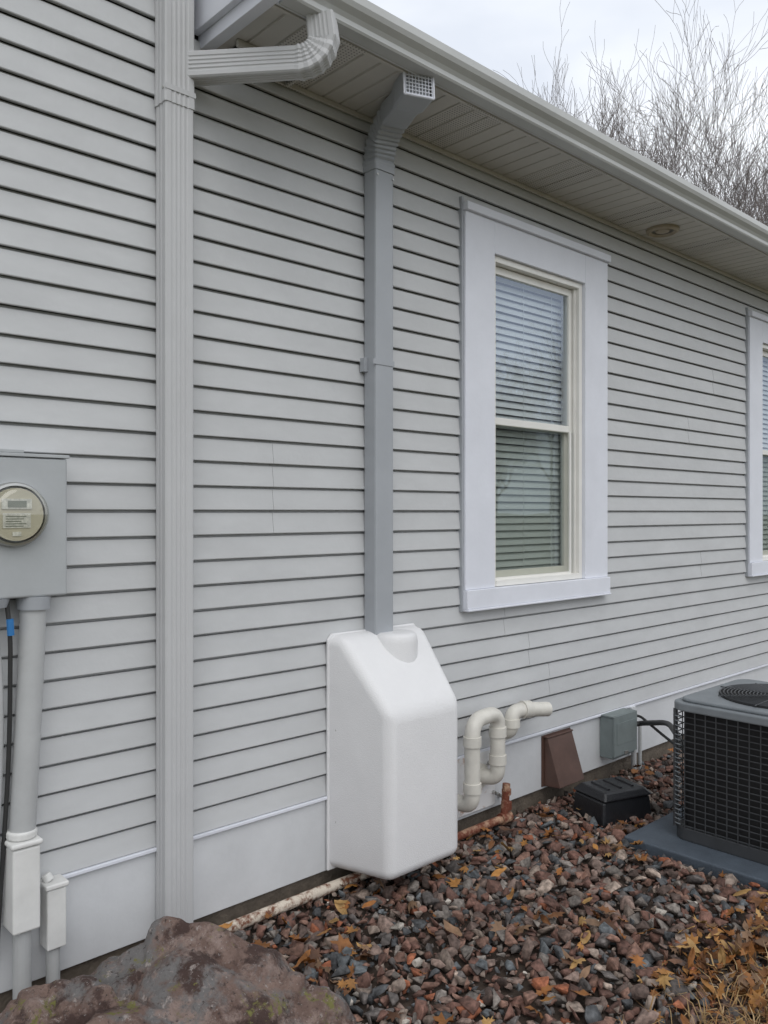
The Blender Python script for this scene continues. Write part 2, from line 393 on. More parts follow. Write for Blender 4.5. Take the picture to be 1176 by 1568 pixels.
# ================================================================== FAN COVER
fc=empty('radon_fan_cover')
bm=bmesh.new()
L_=[(2.42,-.02,.072),(2.42,-.02,1.152),(2.432,-.105,1.150),(2.475,-.385,.835),(2.475,-.385,.100)]
cx=2.705
R_=[(2*cx-x+.004,y,z) for x,y,z in L_]
vl=[bm.verts.new(p) for p in L_]; vr=[bm.verts.new(p) for p in R_]
bm.faces.new(vl); bm.faces.new(vr[::-1])
for i in range(5):
    j=(i+1)%5; bm.faces.new([vl[i],vr[i],vr[j],vl[j]])
bmesh.ops.recalc_face_normals(bm,faces=bm.faces)
es=[e for e in bm.edges if not all(abs(v.co.y+.02)<1e-4 for v in e.verts)]
bmesh.ops.bevel(bm,geom=es,offset=.05,segments=8,profile=.5,affect='EDGES',clamp_overlap=True)
me=bpy.data.meshes.new('cover_shell'); bm.to_mesh(me); bm.free(); me.materials.append(M_fan)
o=bpy.data.objects.new('cover_shell',me); link(o,fc)
me.polygons.foreach_set('use_smooth',[True]*len(me.polygons)); me.set_sharp_from_angle(angle=R(50))
b=MB(); prof=[(.0,1.146),(.078,1.146),(.092,1.141),(.100,1.128),(.104,1.10),(.104,.90)]
nn=40; prev=None
for r,zz in prof:
    ring=[(2.755+r*1.08*math.cos(2*math.pi*i/nn),-.125+r*math.sin(2*math.pi*i/nn),zz) for i in range(nn)]
    if prev:
        for i in range(nn): b.face([prev[i],prev[(i+1)%nn],ring[(i+1)%nn],ring[i]],M_fan)
    prev=ring
o=b.obj('pipe_collar',fc)
bm=bmesh.new(); bm.from_mesh(o.data); bmesh.ops.remove_doubles(bm,verts=bm.verts,dist=1e-5); bmesh.ops.recalc_face_normals(bm,faces=bm.faces); bm.to_mesh(o.data); bm.free()
o.data.polygons.foreach_set('use_smooth',[True]*len(o.data.polygons)); o.data.set_sharp_from_angle(angle=R(60))
b=MB(); P_=[(x,z) for x,z in [(2.413,.068),(3.0,.068),(3.0,1.130),(2.975,1.157),(2.438,1.157),(2.413,1.130)]]
b.v+=[(x,-.0335,z) for x,z in P_]+[(x,-.0205,z) for x,z in P_]
b.f+=[(0,1,2,3,4,5),(6,7,8,9,10,11)]+[(i,(i+1)%6,6+(i+1)%6,6+i) for i in range(6)]; b.m+=[b.mi(M_fan)]*8
b.obj('wall_flange',fc,bevel=.004)
b=MB()
for zz in(.3,.72): b.cyl((2.4345,-.07,zz),(2.4275,-.07,zz),.006,.005,10,M_met)
b.obj('screws',fc)

# ================================================================== PVC PIPES
pv=empty('pvc_exhaust_pipes'); r=.041
b=MB()
U=smoothpath([(3.27,-.03,.19),(3.27,-.165,.19),(3.27,-.165,.635),(3.52,-.13,.635),(3.52,-.13,.275),(3.485,-.02,.275)],.09,8)
b.sweep(U,circ(r),(.9,.44,0.05),M_pvc)
def collar(p,d,l=.05,rr=.048): 
    p=Vector(p);d=Vector(d).normalized(); b.cyl(p-d*l/2,p+d*l/2,rr,rr,20,M_pvc)
collar((3.27,-.165,.29),(0,0,1),.05); collar((3.27,-.165,.53),(0,0,1)); collar((3.52,-.13,.53),(0,0,1)); collar((3.52,-.13,.38),(0,0,1))
b.cyl((3.48,-.045,.275),(3.48,-.0205,.275),.068,.068,20,M_pvc)
b.obj('loop_pipe',pv,smooth=True)
b=MB()
W=smoothpath([(3.66,-.0,.49),(3.66,-.11,.49),(3.665,-.115,.608),(3.75,-.13,.612),(3.925,-.165,.592)],.065,8)
b.sweep(W,circ(.041),(.3,.9,.3),M_pvc,caps=False)
collar((3.662,-.112,.550),(0,0,1),.045,.048); collar((3.765,-.132,.610),(.975,-.2,-.06),.055,.049)
b.cyl((3.66,-.045,.49),(3.66,-.0205,.49),.07,.07,20,M_pvc)
b.obj('outlet_pipe',pv,smooth=True)
b=MB(); b.box(3.21,3.62,-.0305,-.0205,.085,.40,M_plate); b.cyl((3.56,-.05,.33),(3.56,-.031,.33),.012,.012,10,M_met)
for k in range(3): b.cyl((3.60+.035*k,-.05,.16-.02*k),(3.60+.035*k,-.0125,.16-.02*k),.010,.010,8,M_met)
b.obj('wall_plate',pv,bevel=.003)

rp=empty('rusty_pipe')
b=MB(); b.sweep([(1.55,-.075,.010),(2.2,-.077,.014),(3.0,-.076,.012),(3.1,-.08,.015)],circ(.024,14),(0,1,0),M_rust)
b.sweep(smoothpath([(3.1,-.08,.015),(3.60,-.11,.035),(3.62,-.11,.22)],.03,5),circ(.022,14),(0,1,.01),M_rust2)
b.cyl((3.57,-.11,.034),(3.645,-.11,.036),.031,.031,12,M_rust2); b.cyl((3.62,-.11,.08),(3.62,-.11,.12),.030,.030,12,M_rust2); b.cyl((3.62,-.11,.16),(3.62,-.11,.19),.028,.028,6,M_rust2)
b.obj('pipe_run',rp,smooth=True)

vh=empty('dryer_vent_hood')
b=MB(); x0,x1=4.09,4.345
b.hexa([(x0,-.135,.090),(x1,-.135,.090),(x1,-.02,.080),(x0,-.02,.080),(x0,-.045,.365),(x1,-.045,.365),(x1,-.02,.365),(x0,-.02,.365)],M_brown)
b.box(x0-.02,x1+.02,-.0195,-.0135,.075,.382,M_brown); b.box(x0-.006,x1+.006,-.05,-.021,.367,.376,M_brown)
b.obj('hood',vh,bevel=.003)

db=empty('electrical_disconnect_box')
b=MB(); b.box(4.70,4.96,-.115,-.0135,.13,.395,M_disc); b.obj('box_body',db,bevel=.006)
b=MB(); b.box(4.692,4.968,-.128,-.117,.15,.406,M_disc); b.box(4.692,4.968,-.116,-.014,.398,.408,M_disc); b.box(4.81,4.85,-.134,-.1285,.15,.17,M_met)
b.box(4.72,4.94,-.1300,-.1283,.22,.36,M_disc); b.obj('box_lid',db,bevel=.003)
b=MB(); Wp=smoothpath([(4.94,-.07,.30),(5.03,-.12,.31),(4.78,-.45,.42),(4.30,-.80,.44),(4.20,-.89,.44)],.12,8); b.sweep(Wp,circ(.017,10),(0,.1,1),M_cable)
Wp=smoothpath([(4.94,-.05,.36),(5.04,-.10,.36),(4.85,-.4,.30),(4.5,-.85,.28)],.1,8); b.sweep(Wp,circ(.009,8),(0,.1,1),M_cable)
b.cyl((5.06,-.05,-.06),(5.06,-.05,.27),.018,.018,12,M_conduit); b.cyl((5.14,-.05,-.06),(5.14,-.05,.27),.012,.012,12,M_conduit)
b.box(5.04,5.10,-.045,-.0135,.27,.40,M_skirt)
b.obj('whip_conduit',db,smooth=True)

# ================================================================== AIR CONDITIONER
ac=empty('air_conditioner'); ax0,ax1,ay1,ay0=4.03,4.82,-.87,-1.66; az0,az1=.065,.752
def rrect(x0,x1,y0,y1,r,n=6):
    P=[]
    for (cx,cy,a0) in((x1-r,y1-r,0),(x0+r,y1-r,90),(x0+r,y0+r,180),(x1-r,y0+r,270)):
        for i in range(n+1):
            a=R(a0+90*i/n); P.append((cx+r*math.cos(a),cy+r*math.sin(a)))
    return P
def prism(b,P,z0,z1,m):
    n=len(P); s=len(b.v); b.v+=[(x,y,z0) for x,y in P]+[(x,y,z1) for x,y in P]
    for i in range(n): j=(i+1)%n; b.f.append((s+i,s+j,s+n+j,s+n+i)); b.m.append(b.mi(m))
    b.f.append(tuple(s+i for i in range(n))); b.f.append(tuple(s+n+i for i in range(n))); b.m+=[b.mi(m)]*2
b=MB(); prism(b,rrect(ax0,ax1,ay0,ay1,.07),az0-.03,az0+.035,M_acd); b.obj('base_pan',ac,bevel=.004)
b=MB(); prism(b,rrect(ax0+.03,ax1-.03,ay0+.03,ay1-.03,.06),az0+.03,az1-.05,M_acfin); b.obj('coil',ac)
b=MB(); prism(b,rrect(ax0-.012,ax1+.012,ay0-.012,ay1+.012,.08),az1-.055,az1-.012,M_acg); 
prism(b,rrect(ax0+.02,ax1-.02,ay0+.02,ay1-.02,.07),az1-.0119,az1+.006,M_acg); b.obj('top_cap',ac,bevel=.008,seg=3)
b=MB(); acx,acy=(ax0+ax1)/2,(ay0+ay1)/2
prism(b,[(acx+.30*math.cos(t*math.pi/18),acy+.30*math.sin(t*math.pi/18)) for t in range(36)],az1+.0065,az1+.010,M_acfin)
for k in range(14):
    rr=.06+.018*k
    pts=[(acx+rr*math.cos(t*math.pi/18),acy+rr*math.sin(t*math.pi/18),az1+.018) for t in range(37)]
    b.sweep(pts,circ(.003,5),(0,0,1),M_acd,caps=False)
for t in range(8): b.cyl((acx,acy,az1+.02),(acx+.32*math.cos(t*.785),acy+.32*math.sin(t*.785),az1+.016),.004,.004,5,M_acd)
b.obj('fan_grille',ac)
b=MB(); ring=rrect(ax0+.002,ax1-.002,ay0+.002,ay1-.002,.075,5)
zz=az0+.045
while zz<az1-.055:
    pp=[(x,y,zz) for x,y in ring]+[(ring[0][0],ring[0][1],zz)]
    b.sweep(pp,circ(.0032,5),(0,0,1),M_acd,caps=False); zz+=.031
yy=ay0+.06
while yy<ay1-.05:
    for xx in(ax0-.001,ax1+.001): b.cyl((xx,yy,az0+.03),(xx,yy,az1-.05),.003,.003,5,M_acd)
    yy+=.055
xx=ax0+.06
while xx<ax1-.05:
    for yy in(ay1+.001,ay0-.001): b.cyl((xx,yy,az0+.03),(xx,yy,az1-.05),.003,.003,5,M_acd)
    xx+=.055
for (x,y) in((ax0+.012,ay1-.012),(ax0+.012,ay0+.012),(ax1-.012,ay0+.012),(ax1-.012,ay1-.012)):
    b.cyl((x,y,az0+.03),(x,y,az1-.05),.010,.010,8,M_acd)
b.obj('wire_guard',ac)
b=MB(); 
for k in range(24):
    zz=az0+.05+k*.024
    pts=[(ax0-.006+.05*(1-math.cos(t)),ay1-.05+.056*math.sin(t),zz) for t in [i*math.pi/2/5 for i in range(6)]]
    b.sweep(pts,circ(.003,5),(0,0,1),M_acg)
b.obj('corner_wire',ac)
b=MB(); b.box(3.86,4.98,-1.80,-.69,G-.01,.034,M_pad)
pad=b.obj('equipment_pad',None,bevel=.01,seg=3)

bs=empty('rodent_bait_station')
bs.location=(.27,.06,-.035)
b=MB()
b.hexa([(3.72,-.55,.01),(4.06,-.66,.01),(4.14,-.40,.01),(3.80,-.29,.01),(3.735,-.54,.15),(4.05,-.645,.15),(4.125,-.405,.15),(3.81,-.30,.15)],M_blk)
b.obj('station_body',bs,bevel=.015,seg=3)
b=MB()
b.hexa([(3.725,-.555,.152),(4.06,-.665,.152),(4.14,-.395,.152),(3.80,-.285,.152),(3.76,-.53,.195),(4.03,-.62,.195),(4.10,-.42,.195),(3.83,-.33,.195)],M_blk)
b.obj('station_lid',bs,bevel=.012,seg=3)
b=MB()
for t in (.2,.5,.8):
    p=Vector((3.76,-.53,.196)).lerp(Vector((4.03,-.62,.196)),t); q=Vector((3.83,-.33,.196)).lerp(Vector((4.10,-.42,.196)),t); b.cyl(p.lerp(q,.15),p.lerp(q,.85),.008,.008,8,M_blk)
b.obj('lid_ribs',bs)

# ================================================================== ELECTRIC METER
em=empty('electric_meter')
b=MB(); b.box(.80,1.168,-.125,-.0205,1.43,1.905,M_meterbox); b.obj('meter_box',em,bevel=.008,seg=3)
b=MB(); b.box(.792,1.174,-.130,-.0205,1.9065,1.918,M_meterbox); b.box(.83,1.02,-.127,-.0205,1.9185,1.93,M_meterbox); b.obj('box_top_flange',em,bevel=.002)
mx,mz=.985,1.712
def disc_stack(prof,m,name,sm=True):
    b=MB(); nn=40; prev=None
    for r,y in prof:
        ring=[(mx+r*math.cos(2*math.pi*i/nn),y,mz+r*math.sin(2*math.pi*i/nn)) for i in range(nn)]
        if prev:
            for i in range(nn): b.face([prev[i],prev[(i+1)%nn],ring[(i+1)%nn],ring[i]],m)
        prev=ring
    o=b.obj(name,em); bm=bmesh.new(); bm.from_mesh(o.data); bmesh.ops.remove_doubles(bm,verts=bm.verts,dist=1e-5); bmesh.ops.recalc_face_normals(bm,faces=bm.faces); bm.to_mesh(o.data); bm.free()
    o.data.polygons.foreach_set('use_smooth',[True]*len(o.data.polygons)); o.data.set_sharp_from_angle(angle=R(45)); return o
disc_stack([(.108,-.124),(.108,-.143),(.104,-.150),(.096,-.152),(.094,-.146),(.093,-.13)],M_met,'meter_ring')
disc_stack([(.088,-.146),(.088,-.158),(.0,-.158)],M_face,'meter_dial')
disc_stack([(.094,-.148),(.093,-.195),(.086,-.208),(.07,-.214),(.0,-.216)],M_dome,'glass_cover')
b=MB(); b.box(mx-.048,mx+.048,-.1625,-.1585,mz+.018,mz+.052,M_label); b.box(mx-.03,mx+.03,-.1645,-.163,mz+.024,mz+.045,M_lcd)
b.box(mx-.045,mx+.045,-.1605,-.1585,mz-.045,mz+.004,M_label)
for k in range(5): b.box(mx-.036,mx+.03-.008*(k%3),-.1615,-.1607,mz-.008-.008*k,mz-.0055-.008*k,M_lcd)
b.box(mx-.014,mx+.014,-.1605,-.1585,mz-.072,mz-.058,M_label)
b.obj('meter_display',em)
b=MB(); b.cyl((.86,-.134,1.49),(.86,-.126,1.49),.01,.01,12,M_met); b.cyl((1.155,-.06,1.80),(1.172,-.06,1.80),.007,.007,8,M_met)
b.obj('box_seal',em)
cd=empty('electrical_conduit')
b=MB(); b.sweep([(1.070,-.075,1.42),(1.060,-.075,1.15),(1.030,-.075,.575)],circ(.043,24),(1,0,0),M_conduit)
b.cyl((1.071,-.075,1.43),(1.070,-.075,1.385),.056,.053,20,M_duct)
b.cyl((.93,-.075,1.43),(.93,-.075,1.40),.06,.05,20,M_duct)
b.obj('conduit_pipe',cd,smooth=True)
b=MB()
b.sweep(smoothpath([(.975,-.09,1.43),(.985,-.10,1.30),(.992,-.07,.9),(.955,-.05,.2)],.2,6),circ(.008,8),(1,0,0),M_cable)
b.sweep(smoothpath([(.93,-.075,1.40),(.955,-.08,1.2),(.965,-.06,.9),(.93,-.05,.2)],.2,6),circ(.013,10),(1,0,0),M_conduit)
b.cyl((.982,-.103,1.36),(.985,-.103,1.305),.012,.012,8,M_blue)
b.obj('cables',cd,smooth=True)
b=MB(); b.box(.983,1.075,-.130,-.022,.30,.585,M_white); b.box(.976,1.082,-.136,-.020,.587,.606,M_white); b.cyl((1.030,-.075,.607),(1.030,-.075,.635),.050,.050,20,M_white)
b.cyl((1.03,-.08,-.1),(1.03,-.08,.30),.030,.030,16,M_conduit)
b.obj('expansion_fitting',cd,bevel=.008,seg=3)
b=MB(); b.box(1.110,1.178,-.095,-.022,.19,.400,M_white); b.box(1.103,1.185,-.102,-.020,.402,.42,M_white); b.cyl((1.143,-.06,-.1),(1.143,-.06,.19),.024,.024,14,M_conduit)
b.cyl((1.13,-.06,.42),(1.12,-.05,.445),.02,.018,10,M_white)
b.obj('cable_box',cd,bevel=.008,seg=3)

# ================================================================== BOULDER
def boulder_mat():
    m=mat('boulder_stone',(.28,.195,.16),.85,.4,7,0,c2=(.12,.068,.054),detail=10)
    nt=m.node_tree;N=nt.nodes;L=nt.links;bs_=N['Principled BSDF']; col=bs_.inputs['Base Color'].links[0].from_socket
    tc=N.new('ShaderNodeTexCoord')
    def layer(scale,lo,hi,c,prev,rough=.7):
        nz=N.new('ShaderNodeTexNoise'); nz.inputs['Scale'].default_value=scale; nz.inputs['Detail'].default_value=9; nz.inputs['Roughness'].default_value=rough
        mp=N.new('ShaderNodeMapping'); mp.inputs['Location'].default_value=(scale,2*scale,0)
        L.new(tc.outputs['Object'],mp.inputs[0]); L.new(mp.outputs[0],nz.inputs['Vector'])
        r=N.new('ShaderNodeMapRange'); r.inputs[1].default_value=lo; r.inputs[2].default_value=hi; L.new(nz.outputs['Fac'],r.inputs[0])
        mx=N.new('ShaderNodeMix'); mx.data_type='RGBA'; L.new(r.outputs[0],mx.inputs[0]); L.new(prev,mx.inputs[6]); mx.inputs[7].default_value=(*c,1)
        return mx.outputs[2]
    col=layer(3.1,.50,.57,(.21,.20,.195),col)
    col=layer(10,.52,.62,(.35,.26,.225),col)
    col=layer(6,.51,.58,(.08,.046,.038),col)
    col=layer(24,.59,.66,(.46,.40,.37),col)
    col=layer(5.3,.56,.60,(.22,.21,.06),col,.8)
    col=layer(85,.60,.69,(.44,.40,.38),col)
    col=layer(55,.57,.67,(.05,.034,.03),col)
    L.new(col,bs_.inputs['Base Color'])
    n2=N.new('ShaderNodeTexNoise'); n2.inputs['Scale'].default_value=22; n2.inputs['Detail'].default_value=10; n2.inputs['Roughness'].default_value=.72
    bp=N.new('ShaderNodeBump'); bp.inputs['Strength'].default_value=1; bp.inputs['Distance'].default_value=.035
    L.new(tc.outputs['Object'],n2.inputs['Vector']); L.new(n2.outputs['Fac'],bp.inputs['Height']); L.new(bp.outputs['Normal'],bs_.inputs['Normal'])
    return m
M_boul=boulder_mat()
def rock_obj(name,pts,amp=.03,parent=None):
    bm=bmesh.new()
    for p in pts: bm.verts.new(p)
    bmesh.ops.convex_hull(bm,input=bm.verts); 
    bmesh.ops.delete(bm,geom=[v for v in bm.verts if not v.link_faces],context='VERTS')
    bmesh.ops.triangulate(bm,faces=bm.faces)
    for k in range(7):
        es=[e for e in bm.edges if e.calc_length()>.020]
        if not es: break
        bmesh.ops.subdivide_edges(bm,edges=es,cuts=1); bmesh.ops.triangulate(bm,faces=bm.faces)
    for k in range(2): bmesh.ops.smooth_vert(bm,verts=bm.verts,factor=.5,use_axis_x=True,use_axis_y=True,use_axis_z=True)
    bm.normal_update()
    D=[]
    for v in bm.verts:
        c=v.co.copy(); wv=noise.noise_vector(c*3)*.12
        n=noise.fractal(c*2.6,.9,2.1,3)*amp*1.1
        q=noise.voronoi((c+wv)*3.2)[0]; n+= min((q[1]-q[0]),.40)*amp*3.0-amp*.6
        q=noise.voronoi((c+wv)*8.5)[0]; n+= min((q[1]-q[0]),.3)*amp*1.5
        n+=noise.ridged_multi_fractal(c*7,.9,2.1,4,1,2)*amp*.20
        D.append((v,v.normal*n))
    for v,d_ in D: v.co+=d_
    me=bpy.data.meshes.new(name); bm.to_mesh(me); bm.free(); me.materials.append(M_boul)
    me.polygons.foreach_set('use_smooth',[True]*len(me.polygons)); me.set_sharp_from_angle(angle=R(35))
    o=bpy.data.objects.new(name,me); link(o,parent); return o
bo=empty('boulder')
rock_obj('upper_rock',[(1.10,-.41,.21),(1.16,-.47,.22),(1.35,-.50,.372),(1.41,-.56,.372),(1.60,-.74,.26),(1.69,-.86,.17),(1.81,-.93,-.0),(1.78,-.5,-.1),(1.45,-.2,-.1),(.95,-.15,-.1),(1.2,-.22,.12),(1.3,-.95,.14),(1.1,-.80,.14),(1.55,-1.1,-.1),(1.0,-1.0,-.1)],amp=.030,parent=bo)
rock_obj('lower_rock',[(.88,-.40,.185),(.97,-.40,.265),(1.06,-.50,.265),(1.20,-.76,.235),(1.36,-.95,.18),(1.50,-1.10,.08),(1.60,-1.18,-.1),(.62,-.25,-.1),(.62,-.35,.1),(.75,-.9,.1),(.9,-1.15,.08),(.7,-1.1,-.1),(1.3,-1.35,-.1),(1.0,-.22,-.1)],amp=.032,parent=bo)

# ================================================================== GROUND
b=MB(); b.face([(-400,-400,G-.004),(400,-400,G-.004),(400,400,G-.004),(-400,400,G-.004)],mat('winter_lawn',(.12,.10,.055),.95,.3,1.3,.5,60,c2=(.055,.065,.028))); b.obj('ground')
b=MB()
nx,ny=90,50
def gz(x,y): return G+.008+.014*(noise.noise(Vector((x*2.2,y*2.2,0)))+.6)+.018*max(0,min(1,-y*1.2))
for i in range(nx+1):
    for j in range(ny+1):
        x=-1+9*i/nx; y=-2.35+2.36*j/ny; b.v.append((x,y,max(G+.004,gz(x,y)-.006)))
for i in range(nx):
    for j in range(ny): 
        q=i*(ny+1)+j; b.f.append((q,q+ny+1,q+ny+2,q+1)); b.m.append(0)
b.mats=[M_dirt]; b.obj('gravel_bed',smooth=True)
vars_=[]
for k in range(34):
    bm=bmesh.new()
    n=random.randint(7,11); fz=random.uniform(.35,.75)
    for i in range(n):
        v=Vector((random.gauss(0,1),random.gauss(0,1),random.gauss(0,1))).normalized()
        v=Vector((v.x*random.uniform(.8,1.2),v.y*random.uniform(.55,1.0),v.z*fz)); bm.verts.new(v*.55)
    bmesh.ops.convex_hull(bm,input=bm.verts); bmesh.ops.delete(bm,geom=[v for v in bm.verts if not v.link_faces],context='VERTS')
    bmesh.ops.bevel(bm,geom=list(bm.edges),offset=.022,segments=1,affect='EDGES'); bmesh.ops.triangulate(bm,faces=bm.faces)
    bm.verts.ensure_lookup_table(); bm.verts.index_update()
    vars_.append((np.array([v.co[:] for v in bm.verts]),np.array([[v.index for v in f.verts] for f in bm.faces]))); bm.free()
pal=np.array([(.185,.098,.075),(.225,.13,.098),(.145,.08,.063),(.13,.115,.108),(.085,.088,.092),(.21,.185,.165),(.26,.205,.17),(.36,.285,.235),(.32,.115,.06),(.13,.142,.15),(.21,.15,.125),(.11,.078,.066),(.46,.42,.37)])*.9
pw=np.array([13,12,13,10,9,9,8,4,3.5,6,12,10,1.8]); pw=pw/pw.sum()
V=[];F=[];C=[];off=0
def add_rocks(step,x0,x1,y0,y1,smin,smax,zoff):
    global off
    for x in np.arange(x0,x1,step):
        for y in np.arange(y0,y1,step):
            px=x+rng.uniform(-.5,.5)*step; py=y+rng.uniform(-.5,.5)*step
            if py>-.03: continue
            if 3.84<px<5.0 and -1.82<py<-.67: continue
            if py< -1.95-.15*math.sin(px*1.7) and rng.random()<.6: continue
            vv,ff=vars_[rng.integers(len(vars_))]
            s=smin+(smax-smin)*rng.random()**2.2
            if py>-.12: s=min(s,.06)
            a=rng.uniform(0,6.28); tx,ty=rng.normal(0,.45,2)
            M=np.array((Matrix.Rotation(a,3,'Z')@Matrix.Rotation(tx,3,'X')@Matrix.Rotation(ty,3,'Y')))
            q=(vv*s)@M.T; q[:,0]+=px;q[:,1]+=py;q[:,2]+=gz(px,py)+s*.14+zoff*rng.random()
            V.append(q);F.append(ff+off);off+=len(q)
            c=pal[rng.choice(len(pal),p=pw)]*rng.uniform(.7,1.3); C.append(np.tile(np.append(c,1),(len(q),1)))
add_rocks(.046,.6,5.6,-2.3,-.02,.045,.108,.025)
add_rocks(.036,1.5,5.2,-2.2,-.02,.018,.045,.015)
add_rocks(.075,5.6,8.0,-2.15,-.02,.06,.10,.02)
V=np.concatenate(V);F=np.concatenate(F);C=np.concatenate(C)
def np_mesh(name,V,F,C,m):
    me=bpy.data.meshes.new(name); me.vertices.add(len(V)); me.vertices.foreach_set('co',V.ravel().astype(np.float32))
    n=F.shape[1]; me.loops.add(F.size); me.loops.foreach_set('vertex_index',F.ravel().astype(np.int32))
    me.polygons.add(len(F)); me.polygons.foreach_set('loop_start',np.arange(0,F.size,n,dtype=np.int32)); 
    me.update(calc_edges=True)
    if C is not None:
        ca=me.color_attributes.new('Col','FLOAT_COLOR','POINT'); ca.data.foreach_set('color',C.ravel().astype(np.float32))
    me.materials.append(m); me.validate(); o=bpy.data.objects.new(name,me); link(o); return o
np_mesh('gravel',V,F,C,M_rock)
outs=[[(0,-.5),(.12,-.18),(.42,-.30),(.34,-.05),(.55,.10),(.30,.16),(.34,.42),(.12,.28),(0,.60),(-.12,.28),(-.34,.42),(-.30,.16),(-.55,.10),(-.34,-.05),(-.42,-.30),(-.12,-.18)],
 [(0,-.55),(.15,-.35),(.26,-.1),(.27,.12),(.18,.38),(.06,.55),(0,.62),(-.06,.55),(-.17,.40),(-.26,.15),(-.25,-.1),(-.14,-.36)],
 [(0,-.6),(.08,-.35),(.28,-.30),(.18,-.12),(.33,.02),(.17,.12),(.27,.34),(.10,.36),(0,.62),(-.10,.36),(-.28,.30),(-.16,.12),(-.34,.0),(-.18,-.12),(-.27,-.32),(-.08,-.36)]]
V=[];F=[];C=[];off=0
lp=[(.24,.10,.03),(.34,.16,.045),(.17,.075,.03),(.40,.24,.09),(.12,.06,.035),(.28,.11,.028),(.20,.12,.07)]
def add_leaf(x,y,z,s,tilt=.35):
    global off
    out=random.choice(outs)
    cu=random.uniform(-1.1,1.3); base=[(0,0,0)]+[(u,w,cu*(u*u*.9+w*w*.5)+random.uniform(-.09,.09)) for u,w in out]
    M=Matrix.Rotation(random.uniform(0,6.28),3,'Z')@Matrix.Rotation(random.gauss(0,tilt),3,'X')@Matrix.Rotation(random.gauss(0,tilt),3,'Y')
    sx=random.uniform(.55,1)
    for p in base:
        q=M@Vector((p[0]*s*sx,p[1]*s,p[2]*s)); V.append((x+q.x,y+q.y,z+q.z))
    n=len(out)
    for i in range(n): F.append((off,off+1+i,off+1+(i+1)%n))
    c=random.choice(lp); k=random.uniform(.7,1.15); C.extend([(c[0]*k,c[1]*k,c[2]*k,1)]*(n+1)); off+=n+1
cl=[(random.uniform(1.8,4.0),-random.uniform(.1,1.7)) for _ in range(20)]
for i in range(280):
    if random.random()<.5: x=random.uniform(1.5,5.6); y=-random.uniform(.05,2.1)
    else: q=random.choice(cl); x=random.gauss(q[0],.12); y=random.gauss(q[1],.10)
    if y<-2.1 or y>-.04 or (3.84<x<5 and -1.82<y<-.68): continue
    add_leaf(x,y,gz(x,y)+random.uniform(.035,.075),random.uniform(.045,.09))
for i in range(260):
    add_leaf(random.gauss(3.12,.20),random.gauss(-1.68,.14),gz(3.1,-1.7)+random.uniform(.035,.09),random.uniform(.04,.085),.6)
for i in range(14): add_leaf(random.gauss(2.05,.10),random.gauss(-.50,.10),gz(2,-.5)+random.uniform(.045,.08),random.uniform(.06,.11))
np_mesh('fallen_leaves',np.array(V),np.array(F),np.array(C),M_leaf)
V=[];F=[];C=[];off=0
for i in range(24000):
    x=random.uniform(2.3,6.5); y=random.uniform(-3.2,-1.4); lim=-1.70-.06*math.sin(x*2.3)
    if y>lim+random.gauss(0,.08): continue
    if 3.8<x<5.02 and y>-1.85: continue
    l=random.uniform(.04,.13); a=random.uniform(0,6.28); ln=random.uniform(.7,1.5); w=random.uniform(.0012,.0026)
    dx,dy=math.cos(a),math.sin(a); z0=G+random.uniform(.03,.08)
    p=[(x-dy*w,y+dx*w,z0),(x+dy*w,y-dx*w,z0)]
    m_=(x+dx*l*.5*math.sin(ln*.6),y+dy*l*.5*math.sin(ln*.6),z0+l*.5*math.cos(ln*.6)+.006)
    t_=(x+dx*l*math.sin(ln),y+dy*l*math.sin(ln),z0+l*max(.05,math.cos(ln))+.006)
    V+=[*p,(m_[0]-dy*w,m_[1]+dx*w,m_[2]),(m_[0]+dy*w,m_[1]-dx*w,m_[2]),t_]
    F+=[(off,off+1,off+3),(off,off+3,off+2),(off+2,off+3,off+4)]
    c=random.choice([(.36,.24,.11),(.28,.17,.07),(.42,.30,.16),(.20,.11,.045),(.26,.13,.05)]); C+=[(*c,1)]*5; off+=5
np_mesh('dry_grass',np.array(V),np.array(F),np.array(C),M_grass)

